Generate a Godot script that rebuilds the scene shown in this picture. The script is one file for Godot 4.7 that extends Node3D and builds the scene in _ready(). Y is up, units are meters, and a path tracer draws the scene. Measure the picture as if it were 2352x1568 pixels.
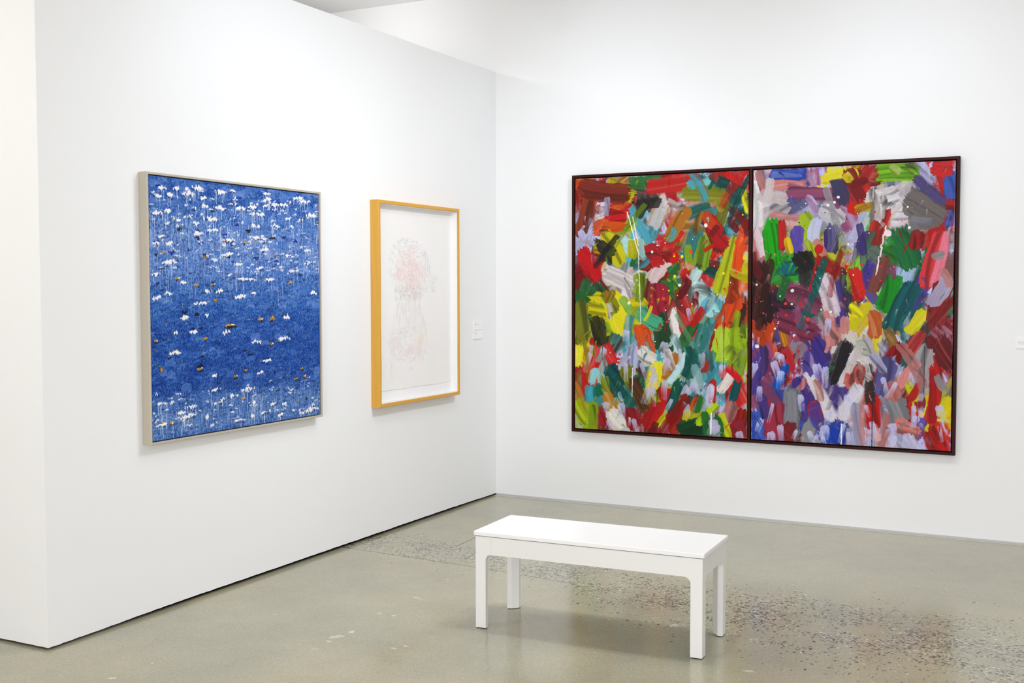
extends Node3D
# A white gallery corner: partition wall with two framed works, back wall with a framed two-panel painting, white bench on polished concrete.

const CEILING_Y = 3.75
const PART_H = 3.1537      # height of the partition
const PART_Z = 4.0992      # its near end
const FLOOR_X = -0.6       # the floor pattern starts here and repeats every FLOOR_TILE metres
const FLOOR_Z = -0.1
const FLOOR_TILE = 5.0

# linear light of the lamps, red green blue
const ENERGY = [[2.88, 2.884, 3.058], [2.6, 2.682, 2.87], [3.35, 3.25, 3.1], [0.58, 0.57, 0.565], [0.36, 0.39, 0.46], [0.3, 0.325, 0.38], [0.36, 0.385, 0.45], [1.6, 1.57, 1.58], [0.6, 0.63, 0.66], [2.72, 2.834, 3.016], [0.46, 0.41, 0.39]]
var M := {}
# strokes of the two panels: from, to (hundredths of width and height), half width, colour
const WARM = "12 50 40 53 60 d8cc10;22 47 30 60 48 e0d414;24 50 28 53 24 f6ee10;97 24 93 40 22 e04a14;93 48 86 57 38 e04814;95 50 93 57 34 3c1c14;78 17 86 28 36 a8141a;62 47 68 62 40 b81c18;5 29 12 39 38 c01418;20 14 30 15 28 c4161c;5 3 30 7 44 7a2a1c;8 9 3 22 34 8c3820;65 7 87 9 34 75780e;85 4 95 9 38 0c4c48;97 7 99 15 16 e8dc10;45 4 70 4 40 b4201c;34 2 50 2 26 2c6a34;78 4 72 6 30 6cc0b4;34 13 44 25 24 4a9cb0;66 14 56 24 28 a86c1c;93 26 84 44 38 b4bc14;75 34 69 42 24 a4d8d4;20 37 33 42 38 dcd2d0;55 33 47 40 32 d0b8b8;50 43 50 53 46 a01c30;57 48 54 53 32 c8a414;58 52 61 62 20 e8e0dc;82 46 76 53 22 68acc4;53 55 54 67 44 1a4024;40 53 50 58 34 48aa80;78 58 74 66 36 2a7070;88 60 85 70 46 a4c828;3 50 5 63 34 74781c;13 56 15 65 32 34360f;20 23 27 33 40 c4bc10;28 25 36 28 34 a8d4d8;44 28 50 33 40 b01c20;72 22 66 32 40 2c6c6c;79 25 74 35 34 7ca020;60 36 66 30 26 b0641c;2 67 2 74 26 e8dc18;15 68 9 76 30 c00c10;19 66 23 73 24 c81418;10 83 9 88 26 3ca4b4;13 76 10 81 20 90ccd0;22 76 29 85 36 064c4c;15 82 14 86 24 0c7454;20 84 23 92 38 b4781c;18 80 19 84 24 8c980c;66 69 57 80 20 b8dce0;49 74 46 82 36 e4d80c;60 70 53 79 26 a8681c;55 83 43 97 34 bc1418;63 80 58 90 32 045048;57 91 48 97 24 d4d40c;60 93 56 95 28 8c1018;78 97 65 99 46 0c4a28;74 86 70 90 24 d44c18;81 79 81 86 20 b81c18;83 88 73 95 20 b4d014;86 92 90 99 22 c4cc18;95 94 97 99 34 8c2030;88 74 95 78 14 c8101c;85 82 92 76 20 e4d8d0;92 85 95 78 18 064c50;13 93 15 98 40 961a28;22 93 28 98 36 e0dcd0;33 92 36 98 34 981824;2 90 6 97 32 bccc14;40 68 46 72 36 e0d8cc;36 80 42 90 30 5c3818"
const COOL = "1 5 2 20 26 f0ecec;10 2 25 3 20 2440a4;38 3 52 3 24 d8cc14;10 5 25 6 28 c87870;20 8 40 10 32 8c4468;44 4 46 12 34 3c3658;60 2 50 9 38 9c1c1c;55 8 52 16 34 c41c18;62 3 80 3 36 78bc18;90 2 97 4 32 c42020;82 6 94 14 24 4c4276;97 6 98 12 28 3c58b0;80 13 92 20 52 6c6460;60 12 72 12 44 dcd8dc;66 17 62 26 40 b82420;10 20 11 35 36 16a00c;15 20 16 28 20 c41818;18 25 19 30 16 e0bc10;23 22 24 30 26 5844a0;28 17 34 30 32 9cb81c;42 22 40 30 30 2c2460;5 22 7 30 34 dcc8d0;38 14 44 20 40 c0bec4;25 31 29 36 42 201c18;15 36 24 35 32 0c5c6c;26 36 28 50 16 2a2c28;41 30 45 33 30 b8b428;75 25 80 35 54 146a34;60 29 64 33 34 5c6a62;58 32 50 40 18 6cbc1c;62 32 58 42 32 40308c;68 33 62 44 24 7c4038;82 31 76 42 40 a4bce4;93 25 87 42 30 dc3438;96 25 90 42 16 e87c94;53 38 56 47 32 d02018;72 40 68 50 36 088818;80 43 70 58 38 045c60;95 42 92 55 38 8c1c18;3 36 6 55 46 2a1018;10 48 20 50 52 3a1c34;20 45 33 50 50 8c3c5c;15 55 30 60 48 7c2c48;38 40 42 52 34 dcc8d4;44 42 46 56 30 4c3a8c;30 60 40 74 36 3c2c84;49 64 42 77 28 16121a;46 68 43 76 8 dcd010;52 49 55 53 22 e8dc10;62 53 63 60 28 b85014;55 63 60 66 38 b4b8a8;55 72 53 78 36 c85850;75 64 65 77 34 8c0808;85 60 80 66 28 b81818;92 72 90 90 24 bc1010;87 52 80 59 24 d8cc18;87 65 84 80 40 a4a0a4;79 77 83 83 18 c8c010;70 70 66 80 36 5c5a9c;74 83 77 90 40 72757a;63 80 63 92 36 c01010;75 92 83 95 32 d87c70;43 95 45 99 40 1038a8;33 86 35 91 28 c41c20;22 82 20 98 40 84848c;12 86 12 98 40 a02c40;4 75 3 82 24 483488;5 65 8 73 36 a04878;17 72 13 80 26 1450b8;17 67 20 73 28 b82028;24 77 30 87 28 3c2c80;16 60 17 64 16 d89010;93 94 96 99 24 c01014;86 90 84 96 24 6a4ca8;30 75 42 90 24 dcd6dc;55 80 48 90 36 d4d0dc;6 90 7 98 30 3c58b4"
var rng := RandomNumberGenerator.new()
var bristle := PackedFloat32Array()

# ---------------------------------------------------------------- helpers: names, tags, meshes

func tag(o: Node, label := "", category := "", group := "", kind := ""):
	if label: o.set_meta("label", label)
	if category: o.set_meta("category", category)
	if group: o.set_meta("group", group)
	if kind: o.set_meta("kind", kind)
	return o

func base(called: String, at: Vector3, turn := 0.0) -> Node3D:
	var o := Node3D.new()
	o.name = called
	add_child(o, true)
	o.position = at
	o.rotation.y = turn
	return o

func put(called: String, mesh: Mesh, mat: Material, parent: Node = self) -> MeshInstance3D:
	var o := MeshInstance3D.new()
	o.name = called
	o.mesh = mesh
	o.material_override = mat
	parent.add_child(o, true)
	return o

func st_new() -> SurfaceTool:
	var st := SurfaceTool.new()
	st.begin(Mesh.PRIMITIVE_TRIANGLES)
	st.set_smooth_group(-1)
	return st

# a quad whose corners run anticlockwise as seen from its front
func quad(st: SurfaceTool, a: Vector3, b: Vector3, c: Vector3, d: Vector3, ua := Vector2(0, 1), ub := Vector2(1, 1), uc := Vector2(1, 0), ud := Vector2(0, 0)):
	for k in [[a, ua], [c, uc], [b, ub], [a, ua], [d, ud], [c, uc]]:
		st.set_uv(k[1])
		st.add_vertex(k[0])

func tri(st: SurfaceTool, a: Vector3, b: Vector3, c: Vector3):
	for v in [a, c, b]:
		st.set_uv(Vector2(v.x, v.y))
		st.add_vertex(v)

func box(st: SurfaceTool, lo: Vector3, hi: Vector3):
	var x0 := lo.x; var y0 := lo.y; var z0 := lo.z
	var x1 := hi.x; var y1 := hi.y; var z1 := hi.z
	quad(st, Vector3(x0, y0, z1), Vector3(x1, y0, z1), Vector3(x1, y1, z1), Vector3(x0, y1, z1))
	quad(st, Vector3(x1, y0, z0), Vector3(x0, y0, z0), Vector3(x0, y1, z0), Vector3(x1, y1, z0))
	quad(st, Vector3(x1, y0, z1), Vector3(x1, y0, z0), Vector3(x1, y1, z0), Vector3(x1, y1, z1))
	quad(st, Vector3(x0, y0, z0), Vector3(x0, y0, z1), Vector3(x0, y1, z1), Vector3(x0, y1, z0))
	quad(st, Vector3(x0, y1, z1), Vector3(x1, y1, z1), Vector3(x1, y1, z0), Vector3(x0, y1, z0))
	quad(st, Vector3(x0, y0, z0), Vector3(x1, y0, z0), Vector3(x1, y0, z1), Vector3(x0, y0, z1))

func done(st: SurfaceTool) -> ArrayMesh:
	st.generate_normals()
	return st.commit()

func box_mesh(lo: Vector3, hi: Vector3) -> ArrayMesh:
	var st := st_new()
	box(st, lo, hi)
	return done(st)

# rings of equal point count, each anticlockwise seen from above (+y up the stack), closed at both ends
func loft(rings: Array) -> ArrayMesh:
	var st := st_new()
	var n: int = rings[0].size()
	for k in rings.size() - 1:
		var a: PackedVector3Array = rings[k]
		var b: PackedVector3Array = rings[k + 1]
		for i in n:
			var j := (i + 1) % n
			quad(st, a[i], a[j], b[j], b[i])
	for i in range(1, n - 1):
		var lo: PackedVector3Array = rings[0]
		var hi: PackedVector3Array = rings[-1]
		tri(st, hi[0], hi[i], hi[i + 1])
		tri(st, lo[0], lo[i + 1], lo[i])
	return done(st)

# rounded rectangle seen from above, in the order that loft() wants
func rounded(x0: float, z0: float, x1: float, z1: float, r: float, y: float, steps := 5) -> PackedVector3Array:
	var p := PackedVector3Array()
	for c in [[x1 - r, z1 - r, -PI / 2], [x1 - r, z0 + r, 0.0], [x0 + r, z0 + r, PI / 2], [x0 + r, z1 - r, PI]]:
		for k in steps + 1:
			var t: float = c[2] + PI / 2 * k / steps
			p.append(Vector3(c[0] + r * cos(t), y, c[1] - r * sin(t)))
	return p

# one mitred rail of a frame: section points are (inwards from the outer edge, out from the wall), ordered so that faces look out
func rail_mesh(length: float, section: PackedVector2Array) -> ArrayMesh:
	var st := st_new()
	var n := section.size()
	for i in n:
		var a := section[i]
		var b := section[(i + 1) % n]
		var l0 := Vector3(-length / 2 + a.x, a.x, a.y)
		var r0 := Vector3(length / 2 - a.x, a.x, a.y)
		var l1 := Vector3(-length / 2 + b.x, b.x, b.y)
		var r1 := Vector3(length / 2 - b.x, b.x, b.y)
		quad(st, l0, r0, r1, l1, Vector2(l0.x, a.y + a.x), Vector2(r0.x, a.y + a.x), Vector2(r1.x, b.y + b.x), Vector2(l1.x, b.y + b.x))
	return done(st)

func frame(parent: Node3D, w: float, h: float, d: float, face: float, mat: Material, rebate := 0.0):
	var bev := minf(0.0022, face * 0.25)
	var s := PackedVector2Array([Vector2(0, 0.002), Vector2(0, d - bev), Vector2(bev, d), Vector2(face - bev * 0.6, d), Vector2(face, d - bev * 0.6), Vector2(face, 0.002)])
	var rails := [["frame_rail", w, Vector3(0, 0, 0), 0.0], ["frame_rail", w, Vector3(0, h, 0), PI], ["frame_rail", h, Vector3(-w / 2, h / 2, 0), -PI / 2], ["frame_rail", h, Vector3(w / 2, h / 2, 0), PI / 2]]
	for r in rails:
		var o := put(r[0], rail_mesh(r[1], s), mat, parent)
		o.position = r[2]
		o.rotation.z = r[3]
	var cs := box_mesh(Vector3(-w / 2 + face * 0.5, face * 0.5, 0.003), Vector3(w / 2 - face * 0.5, h - face * 0.5, 0.009))
	put("backing_board", cs, M.black if rebate == 0.0 else M.mount, parent)

func canvas_block(called: String, parent: Node3D, x0: float, y0: float, x1: float, y1: float, z0: float, z1: float, mat: Material) -> MeshInstance3D:
	var st := st_new()
	var e := 0.002
	var a := [Vector3(x0, y0, z1 - e), Vector3(x1, y0, z1 - e), Vector3(x1, y1, z1 - e), Vector3(x0, y1, z1 - e)]
	var f := [Vector3(x0 + e, y0 + e, z1), Vector3(x1 - e, y0 + e, z1), Vector3(x1 - e, y1 - e, z1), Vector3(x0 + e, y1 - e, z1)]
	var b := [Vector3(x0, y0, z0), Vector3(x1, y0, z0), Vector3(x1, y1, z0), Vector3(x0, y1, z0)]
	var uv := [Vector2(0, 1), Vector2(1, 1), Vector2(1, 0), Vector2(0, 0)]
	quad(st, f[0], f[1], f[2], f[3])
	for i in 4:
		var j := (i + 1) % 4
		quad(st, a[i], a[j], f[j], f[i], uv[i], uv[j], uv[j], uv[i])
		quad(st, b[i], b[j], a[j], a[i], uv[i], uv[j], uv[j], uv[i])
	quad(st, b[1], b[0], b[3], b[2])
	return put(called, done(st), mat, parent)

func paint(c: Color, rough := 0.6, spec := 0.5, metal := 0.0) -> StandardMaterial3D:
	var m := StandardMaterial3D.new()
	m.albedo_color = c
	m.roughness = rough
	m.metallic_specular = spec
	m.metallic = metal
	return m

# ---------------------------------------------------------------- painting on a picture surface

class Sheet:
	var w: int
	var h: int
	var col: PackedVector3Array
	var lift: PackedFloat32Array
	func _init(ww: int, hh: int, c: Vector3):
		w = ww
		h = hh
		col.resize(w * h)
		col.fill(c)
		lift.resize(w * h)
		lift.fill(0.3)
	func color_texture() -> ImageTexture:
		var im := Image.create_from_data(w, h, false, Image.FORMAT_RGBF, col.to_byte_array())
		im.convert(Image.FORMAT_RGB8)
		return ImageTexture.create_from_image(im)
	func lift_texture() -> ImageTexture:
		var im := Image.create_from_data(w, h, false, Image.FORMAT_RF, lift.to_byte_array())
		im.convert(Image.FORMAT_L8)
		return ImageTexture.create_from_image(im)

func hex(s: String) -> Vector3:
	var c := Color(s)
	return Vector3(c.r, c.g, c.b)

# one pull of a loaded brush: from p to q (pixels), half width r, sideways bow, colour a streaked with b
func stroke(s: Sheet, p: Vector2, q: Vector2, r: float, bow: float, a: Vector3, b: Vector3, cover := 0.95, dry := 0.3, ridge := 0.35, wet := 0.0, soft := 99.0):
	var d := q - p
	var len := maxf(d.length(), 1.0)
	d /= len
	var n := Vector2(-d.y, d.x)
	var off := rng.randi() % 3000
	var off2 := rng.randi() % 3000
	var m := r + absf(bow) + 2.0
	var x0 := maxi(0, int(minf(p.x, q.x) - m)); var x1 := mini(s.w - 1, int(maxf(p.x, q.x) + m))
	var y0 := maxi(0, int(minf(p.y, q.y) - m)); var y1 := mini(s.h - 1, int(maxf(p.y, q.y) + m))
	var cap := minf(r * 0.75, len * 0.3)
	var hair := 0.34 if r > 12.0 else 0.6
	for y in range(y0, y1 + 1):
		for x in range(x0, x1 + 1):
			var rel := Vector2(x - p.x, y - p.y)
			var al := rel.dot(d)
			if al < -cap or al > len + cap: continue
			var t := al / len
			var ac := rel.dot(n) - bow * 4.0 * t * (1.0 - t)
			var g := ac * hair + 400.0
			var gi := int(g)
			var bi := lerpf(bristle[(off + gi) & 4095], bristle[(off + gi + 1) & 4095], g - gi)
			var g3 := al * 0.07 + 300.0
			var gk := int(g3)
			var wig := lerpf(bristle[(off2 + gk) & 4095], bristle[(off2 + gk + 1) & 4095], g3 - gk)
			var hw := r * (0.88 + 0.24 * wig)
			var e := 1.0 - absf(ac) / hw
			if e <= 0.0: continue
			var over := maxf(-al, al - len)
			if over > 0.0:
				if over > cap * (minf(1.0, e * 2.5) - 0.75 * bi): continue
			var cov := cover * minf(1.0, e * minf(r * 0.6, soft))
			var charge := 1.0 - dry * clampf(t * 1.2, 0.0, 1.0)
			cov *= clampf((charge - bi * dry) * 1.7, 0.0, 1.0)
			var i := y * s.w + x
			var g2 := ac * hair * 0.3 + t * 1.5 + 200.0
			var gj := int(g2)
			var bi2 := lerpf(bristle[(off2 + gj) & 4095], bristle[(off2 + gj + 1) & 4095], g2 - gj)
			var c := a.lerp(b, clampf((bi2 - 0.5) * 3.2, 0.0, 1.0) * 0.85)
			c = c.lerp(s.col[i], wet * bi2 * (0.4 + 0.6 * t))
			c *= 0.95 + 0.1 * bi
			s.col[i] = s.col[i].lerp(c, cov)
			s.lift[i] = lerpf(s.lift[i], 0.35 + ridge * (bi - 0.25) + 0.12 * (1.0 - e), cov)

func dot(s: Sheet, c: Vector2, r: float, a: Vector3, lift := 0.85):
	for y in range(maxi(0, int(c.y - r - 1)), mini(s.h - 1, int(c.y + r + 1)) + 1):
		for x in range(maxi(0, int(c.x - r - 1)), mini(s.w - 1, int(c.x + r + 1)) + 1):
			var k := Vector2(x, y) - c
			var rr := r * (0.94 + 0.06 * sin(2.0 * k.angle() + c.x) + 0.04 * sin(5.0 * k.angle() + c.y))
			var cov := clampf(rr - k.length() + 0.5, 0.0, 1.0)
			if cov > 0.0:
				var i := y * s.w + x
				s.col[i] = s.col[i].lerp(a, cov)
				s.lift[i] = lerpf(s.lift[i], lift, cov)

func drip(s: Sheet, p: Vector2, q: Vector2, r: float, a: Vector3, cover := 0.9, wander := 3.0):
	var n := int(p.distance_to(q) / 2.0) + 2
	var off := rng.randi() % 3000
	for k in n:
		var t := float(k) / (n - 1)
		var c := p.lerp(q, t) + Vector2((bristle[(off + k / 6) & 4095] - 0.5) * wander, 0)
		var rr := r * (0.7 + 0.6 * bristle[(off + 700 + k / 4) & 4095])
		for y in range(maxi(0, int(c.y - rr)), mini(s.h - 1, int(c.y + rr)) + 1):
			for x in range(maxi(0, int(c.x - rr)), mini(s.w - 1, int(c.x + rr + 0.999)) + 1):
				var i := y * s.w + x
				var cov := clampf(rr + 0.5 - absf(x - c.x), 0.0, 1.0) * cover
				s.col[i] = s.col[i].lerp(a, cov)
				s.lift[i] = maxf(s.lift[i], 0.75 * cov)

# letters of the colour charts below
const PIGMENT := {
	"R": "c9130f", "D": "7a1216", "O": "e64a12", "Y": "ead800", "L": "9fc414", "G": "1c6a2e", "T": "0b5650", "C": "48acb9", "A": "add9da", "W": "e6dcdc",
	"V": "c6c6ee", "P": "d98a86", "B": "b07726", "U": "55261c", "K": "2a2a26", "E": "868a0c", "N": "2745b0", "M": "96486e", "S": "5c5a86", "X": "8f8d92", "H": "22a818", "I": "4f3c94"}

func abstract_panel(w: int, h: int, chart: Array, ground: Vector3, seed_: int, placed: String) -> Sheet:
	rng.seed = seed_
	var s := Sheet.new(w, h, ground)
	var rows := chart.size()
	var cw := w / 8.0
	var ch := float(h) / rows
	# a thin scrubbed underlayer, then the full strokes, in a shuffled order
	var soft := FastNoiseLite.new()
	soft.seed = seed_
	soft.frequency = 0.012
	soft.fractal_octaves = 4
	for y in h:
		for x in w:
			var gx := clampf(x / cw - 0.5 + soft.get_noise_2d(x, y) * 1.6, 0.0, 6.999)
			var gy := clampf(y / ch - 0.5 + soft.get_noise_2d(x + 4000, y) * 1.6, 0.0, rows - 1.001)
			var under := hex(PIGMENT[chart[int(gy + 0.5)][int(gx + 0.5)]])
			s.col[y * w + x] = ground.lerp(under, clampf(0.55 + soft.get_noise_2d(x * 3.0, y * 1.5 + 900.0) * 1.2, 0.0, 0.9))
	for layer in 4:
		if layer == 2: placed_strokes(s, placed)
		var order := range(rows * 8)
		for k in range(order.size() - 1, 0, -1):
			var j := rng.randi() % (k + 1)
			var t = order[k]; order[k] = order[j]; order[j] = t
		for k in order:
			var r: int = k / 8
			var c: int = k % 8
			if layer > 1 and rng.randf() < 0.72: continue
			var letter: String = chart[r][c]
			if layer > 0 and rng.randf() < 0.16:
				letter = chart[clampi(r + rng.randi_range(-1, 1), 0, rows - 1)][clampi(c + rng.randi_range(-1, 1), 0, 7)]
			var a := hex(PIGMENT[letter])
			a *= rng.randf_range(0.72, 1.0)
			var second: String = chart[clampi(r + rng.randi_range(-1, 1), 0, rows - 1)][clampi(c + rng.randi_range(-1, 1), 0, 7)]
			var b := hex(PIGMENT[second]).lerp(a, 0.35)
			var pick := rng.randf()
			if pick < 0.17: b = a.lerp(Vector3(0.95, 0.93, 0.9), 0.5)
			elif pick < 0.55: b = a * 0.5
			var up := float(r) / rows
			var at := Vector2((c + rng.randf_range(0.1, 0.9)) * cw, (r + rng.randf_range(0.1, 0.9)) * ch)
			var ang := PI / 2 + rng.randf_range(-0.7, 0.7)
			if up < 0.35 and rng.randf() < 0.4: ang = rng.randf_range(-0.6, 0.6)
			var l: float = ch * rng.randf_range(0.8, 1.7) * [1.35, 1.0, 0.75, 0.42][layer]
			var half: float = cw * rng.randf_range(0.2, 0.42) * [1.3, 1.0, 0.75, 0.45][layer]
			var d := Vector2.from_angle(ang) * l * 0.5
			if rng.randf() < 0.5: d = -d
			stroke(s, at - d, at + d, half, rng.randf_range(-0.07, 0.07) * l, a, b, [0.85, 0.95, 0.97, 0.97][layer], [0.34, 0.2, 0.13, 0.1][layer] * rng.randf_range(0.3, 2.2), 0.3, 0.26, 3.0 if rng.randf() < 0.35 else 99.0)
	# smoky scumbles of thinned black and umber, and dabs of the bare ground colour
	for k in 9:
		var at := Vector2(rng.randf() * w, rng.randf() * h * 0.8)
		var d := Vector2.from_angle(rng.randf() * PI) * rng.randf_range(40, 120)
		stroke(s, at - d * 0.5, at + d * 0.5, rng.randf_range(16, 44), rng.randf_range(-14, 14), hex("211d1c"), hex("3a2620"), 0.62, 1.0, 0.1, 0.3, 1.4)
	for k in 36:
		var at := Vector2(rng.randf() * w, h * (1.0 - 0.55 * rng.randf() * rng.randf()))
		var d := Vector2.from_angle(PI / 2 + rng.randf_range(-0.5, 0.5)) * rng.randf_range(30, 80)
		stroke(s, at - d * 0.5, at + d * 0.5, rng.randf_range(8, 20), 0, ground, ground.lerp(Vector3(1, 1, 1), 0.4), 0.9, 0.5, 0.2, 0.3)
	# long lean strokes laid over the rest
	for k in 9:
		var r := rng.randi() % rows
		var c := rng.randi() % 8
		var a := hex(PIGMENT[chart[r][c]])
		var at := Vector2((c + 0.5) * cw, (r + 0.5) * ch)
		var d := Vector2.from_angle(PI / 2 + rng.randf_range(-0.75, 0.75)) * rng.randf_range(70, 150)
		stroke(s, at - d, at + d, rng.randf_range(11, 24), rng.randf_range(-10, 10), a * rng.randf_range(0.6, 1.0), a.lerp(Vector3(0.9, 0.9, 0.92), 0.4) if k % 2 else a * 0.5, 0.92, 0.4, 0.3, 0.6, 2.5 if k % 3 == 0 else 99.0)
	for k in 130:
		var at := Vector2(rng.randf() * w, rng.randf() * h)
		var c := hex(PIGMENT[chart[mini(rows - 1, int(at.y / ch))][mini(7, int(at.x / cw))]])
		var d := Vector2.from_angle(PI / 2 + rng.randf_range(-0.9, 0.9)) * rng.randf_range(8, 34)
		stroke(s, at - d, at + d, rng.randf_range(2.5, 8), rng.randf_range(-5, 5), c * rng.randf_range(0.5, 1.05), c.lerp(Vector3(0.95, 0.94, 0.92), 0.5), 0.9, 0.7, 0.3, 0.2)
	# the weave of the canvas shows through as a fine mottle
	for i in s.col.size():
		var n := bristle[(i * 7 + (i / w) * 131) & 4095] + bristle[(i / 3 + (i / w) * 57) & 4095] - 1.0
		s.col[i] *= 1.0 + 0.11 * n
	return s

func placed_strokes(s: Sheet, list: String):
	var all := list.split(";")
	var order := range(all.size())
	for k in range(order.size() - 1, 0, -1):
		var j := rng.randi() % (k + 1)
		var t = order[k]; order[k] = order[j]; order[j] = t
	for k in order:
		var f := all[k].split(" ")
		var p := Vector2(f[0].to_float() * s.w, f[1].to_float() * s.h) * 0.01
		var q := Vector2(f[2].to_float() * s.w, f[3].to_float() * s.h) * 0.01
		var a := hex(f[5])
		var b := a.lerp(Vector3(0.95, 0.93, 0.9), 0.35) if rng.randf() < 0.3 else a * 0.55
		var r := f[4].to_float()
		if p.distance_to(q) < r * 1.2: q = p + (q - p).normalized() * r * 1.2
		if rng.randf() < 0.4:
			var t := p; p = q; q = t
		for pass_ in 2:
			stroke(s, p + Vector2(rng.randf_range(-6, 6), rng.randf_range(-6, 6)), q + Vector2(rng.randf_range(-8, 8), rng.randf_range(-8, 8)), r * [1.0, 0.75][pass_], rng.randf_range(-0.06, 0.06) * p.distance_to(q), a, b, 0.96, [0.3, 0.12][pass_], 0.32, 0.16, 2.2 if rng.randf() < 0.3 else 99.0)

func splatter(s: Sheet, n: int, r0: float, r1: float, cols: Array, lo: Vector2, hi: Vector2):
	for k in n:
		var p := Vector2(rng.randf_range(lo.x, hi.x) * s.w, rng.randf_range(lo.y, hi.y) * s.h)
		dot(s, p, r0 + (r1 - r0) * pow(rng.randf(), 2.5), hex(cols[rng.randi() % cols.size()]))

func scratches(s: Sheet, n: int, c: Vector3, lo: Vector2, hi: Vector2, cover: float):
	for k in n:
		var p := Vector2(rng.randf_range(lo.x, hi.x) * s.w, rng.randf_range(lo.y, hi.y) * s.h)
		var d := Vector2.from_angle(rng.randf_range(-1.3, -0.3)) * rng.randf_range(20, 110)
		stroke(s, p, p + d, 1.1, rng.randf_range(-8, 8), c, c, cover, 0.4, 0.1)

func warm_panel() -> Sheet:
	var s := abstract_panel(760, 1080, ["ODYGRCTR", "DWRKWPET", "VOLCRBCD", "VKYARLRO", "DRWCGPTY", "GEWLGDAO", "ELYYDRCU", "EKCOAGRL", "YRVCWTCL", "RAEUYACR", "BCTEYTVP", "LDWDRYGR"], hex("bdb7d8"), 11, WARM)
	splatter(s, 70, 1.0, 9.0, ["e2441c", "e2441c", "f4f1ea", "efe31a"], Vector2(0.45, 0.15), Vector2(1.0, 0.6))
	splatter(s, 26, 1.0, 8.0, ["f4f1ea", "f0ece0", "d8301c"], Vector2(0.1, 0.15), Vector2(0.9, 0.9))
	drip(s, Vector2(240, 150), Vector2(292, 330), 1.9, hex("f3f0ea"))
	drip(s, Vector2(264, 170), Vector2(290, 290), 1.5, hex("f3f0ea"))
	drip(s, Vector2(290, 330), Vector2(303, 620), 1.5, hex("eeeae2"))
	drip(s, Vector2(612, 985), Vector2(610, 1070), 2.8, hex("f4f1ea"), 0.95, 1.0)
	drip(s, Vector2(266, 810), Vector2(264, 930), 1.6, hex("efe9e6"), 0.9, 1.0)
	drip(s, Vector2(128, 640), Vector2(126, 780), 1.2, hex("30302c"), 0.7, 1.0)
	drip(s, Vector2(664, 560), Vector2(662, 800), 1.1, hex("50241c"), 0.6, 1.0)
	scratches(s, 40, hex("24221f"), Vector2(0.0, 0.1), Vector2(1.0, 0.85), 0.45)
	scratches(s, 24, hex("eeeae6"), Vector2(0.1, 0.1), Vector2(1.0, 0.9), 0.45)
	return s

func cool_panel() -> Sheet:
	var s := abstract_panel(760, 1080, ["PNMYDLVR", "WSVMRWSN", "WPVXVWXR", "PHILIHRX", "DHKRLMGP", "UGTKILIV", "UIMPYWTD", "OMXPWBTD", "IDIGWVPR", "MRPIKPDX", "INIWPVRY", "NDXNVPVR"], hex("c3c3ee"), 23, COOL)
	splatter(s, 55, 1.5, 9.0, ["d8401f", "d8401f", "b8281c", "f0ede6"], Vector2(0.0, 0.42), Vector2(0.32, 0.72))
	splatter(s, 40, 1.0, 7.0, ["f4f1ee", "f4f1ee", "c8362a"], Vector2(0.15, 0.1), Vector2(0.85, 0.6))
	splatter(s, 60, 0.8, 3.0, ["202020", "f4f1ee"], Vector2(0.2, 0.1), Vector2(0.6, 0.5))
	dot(s, Vector2(522, 262), 14, hex("f1dfe2"))
	drip(s, Vector2(515, 235), Vector2(478, 420), 2.6, hex("f1dfe2"), 0.9, 8)
	drip(s, Vector2(260, 330), Vector2(228, 480), 3.2, hex("a8141c"), 0.95, 6)
	dot(s, Vector2(262, 318), 19, hex("c01818"))
	drip(s, Vector2(358, 1000), Vector2(358, 1078), 2.6, hex("eef0f8"), 0.95, 1)
	drip(s, Vector2(474, 860), Vector2(474, 1078), 1.5, hex("2c1c1e"), 0.9, 1)
	drip(s, Vector2(662, 690), Vector2(662, 870), 1.2, hex("38343a"), 0.8, 1)
	drip(s, Vector2(640, 900), Vector2(640, 1060), 1.1, hex("58545e"), 0.6, 1)
	scratches(s, 60, hex("1e1c20"), Vector2(0.0, 0.3), Vector2(0.45, 0.75), 0.5)
	scratches(s, 30, hex("f0eef0"), Vector2(0.0, 0.1), Vector2(1.0, 0.9), 0.45)
	return s

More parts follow.
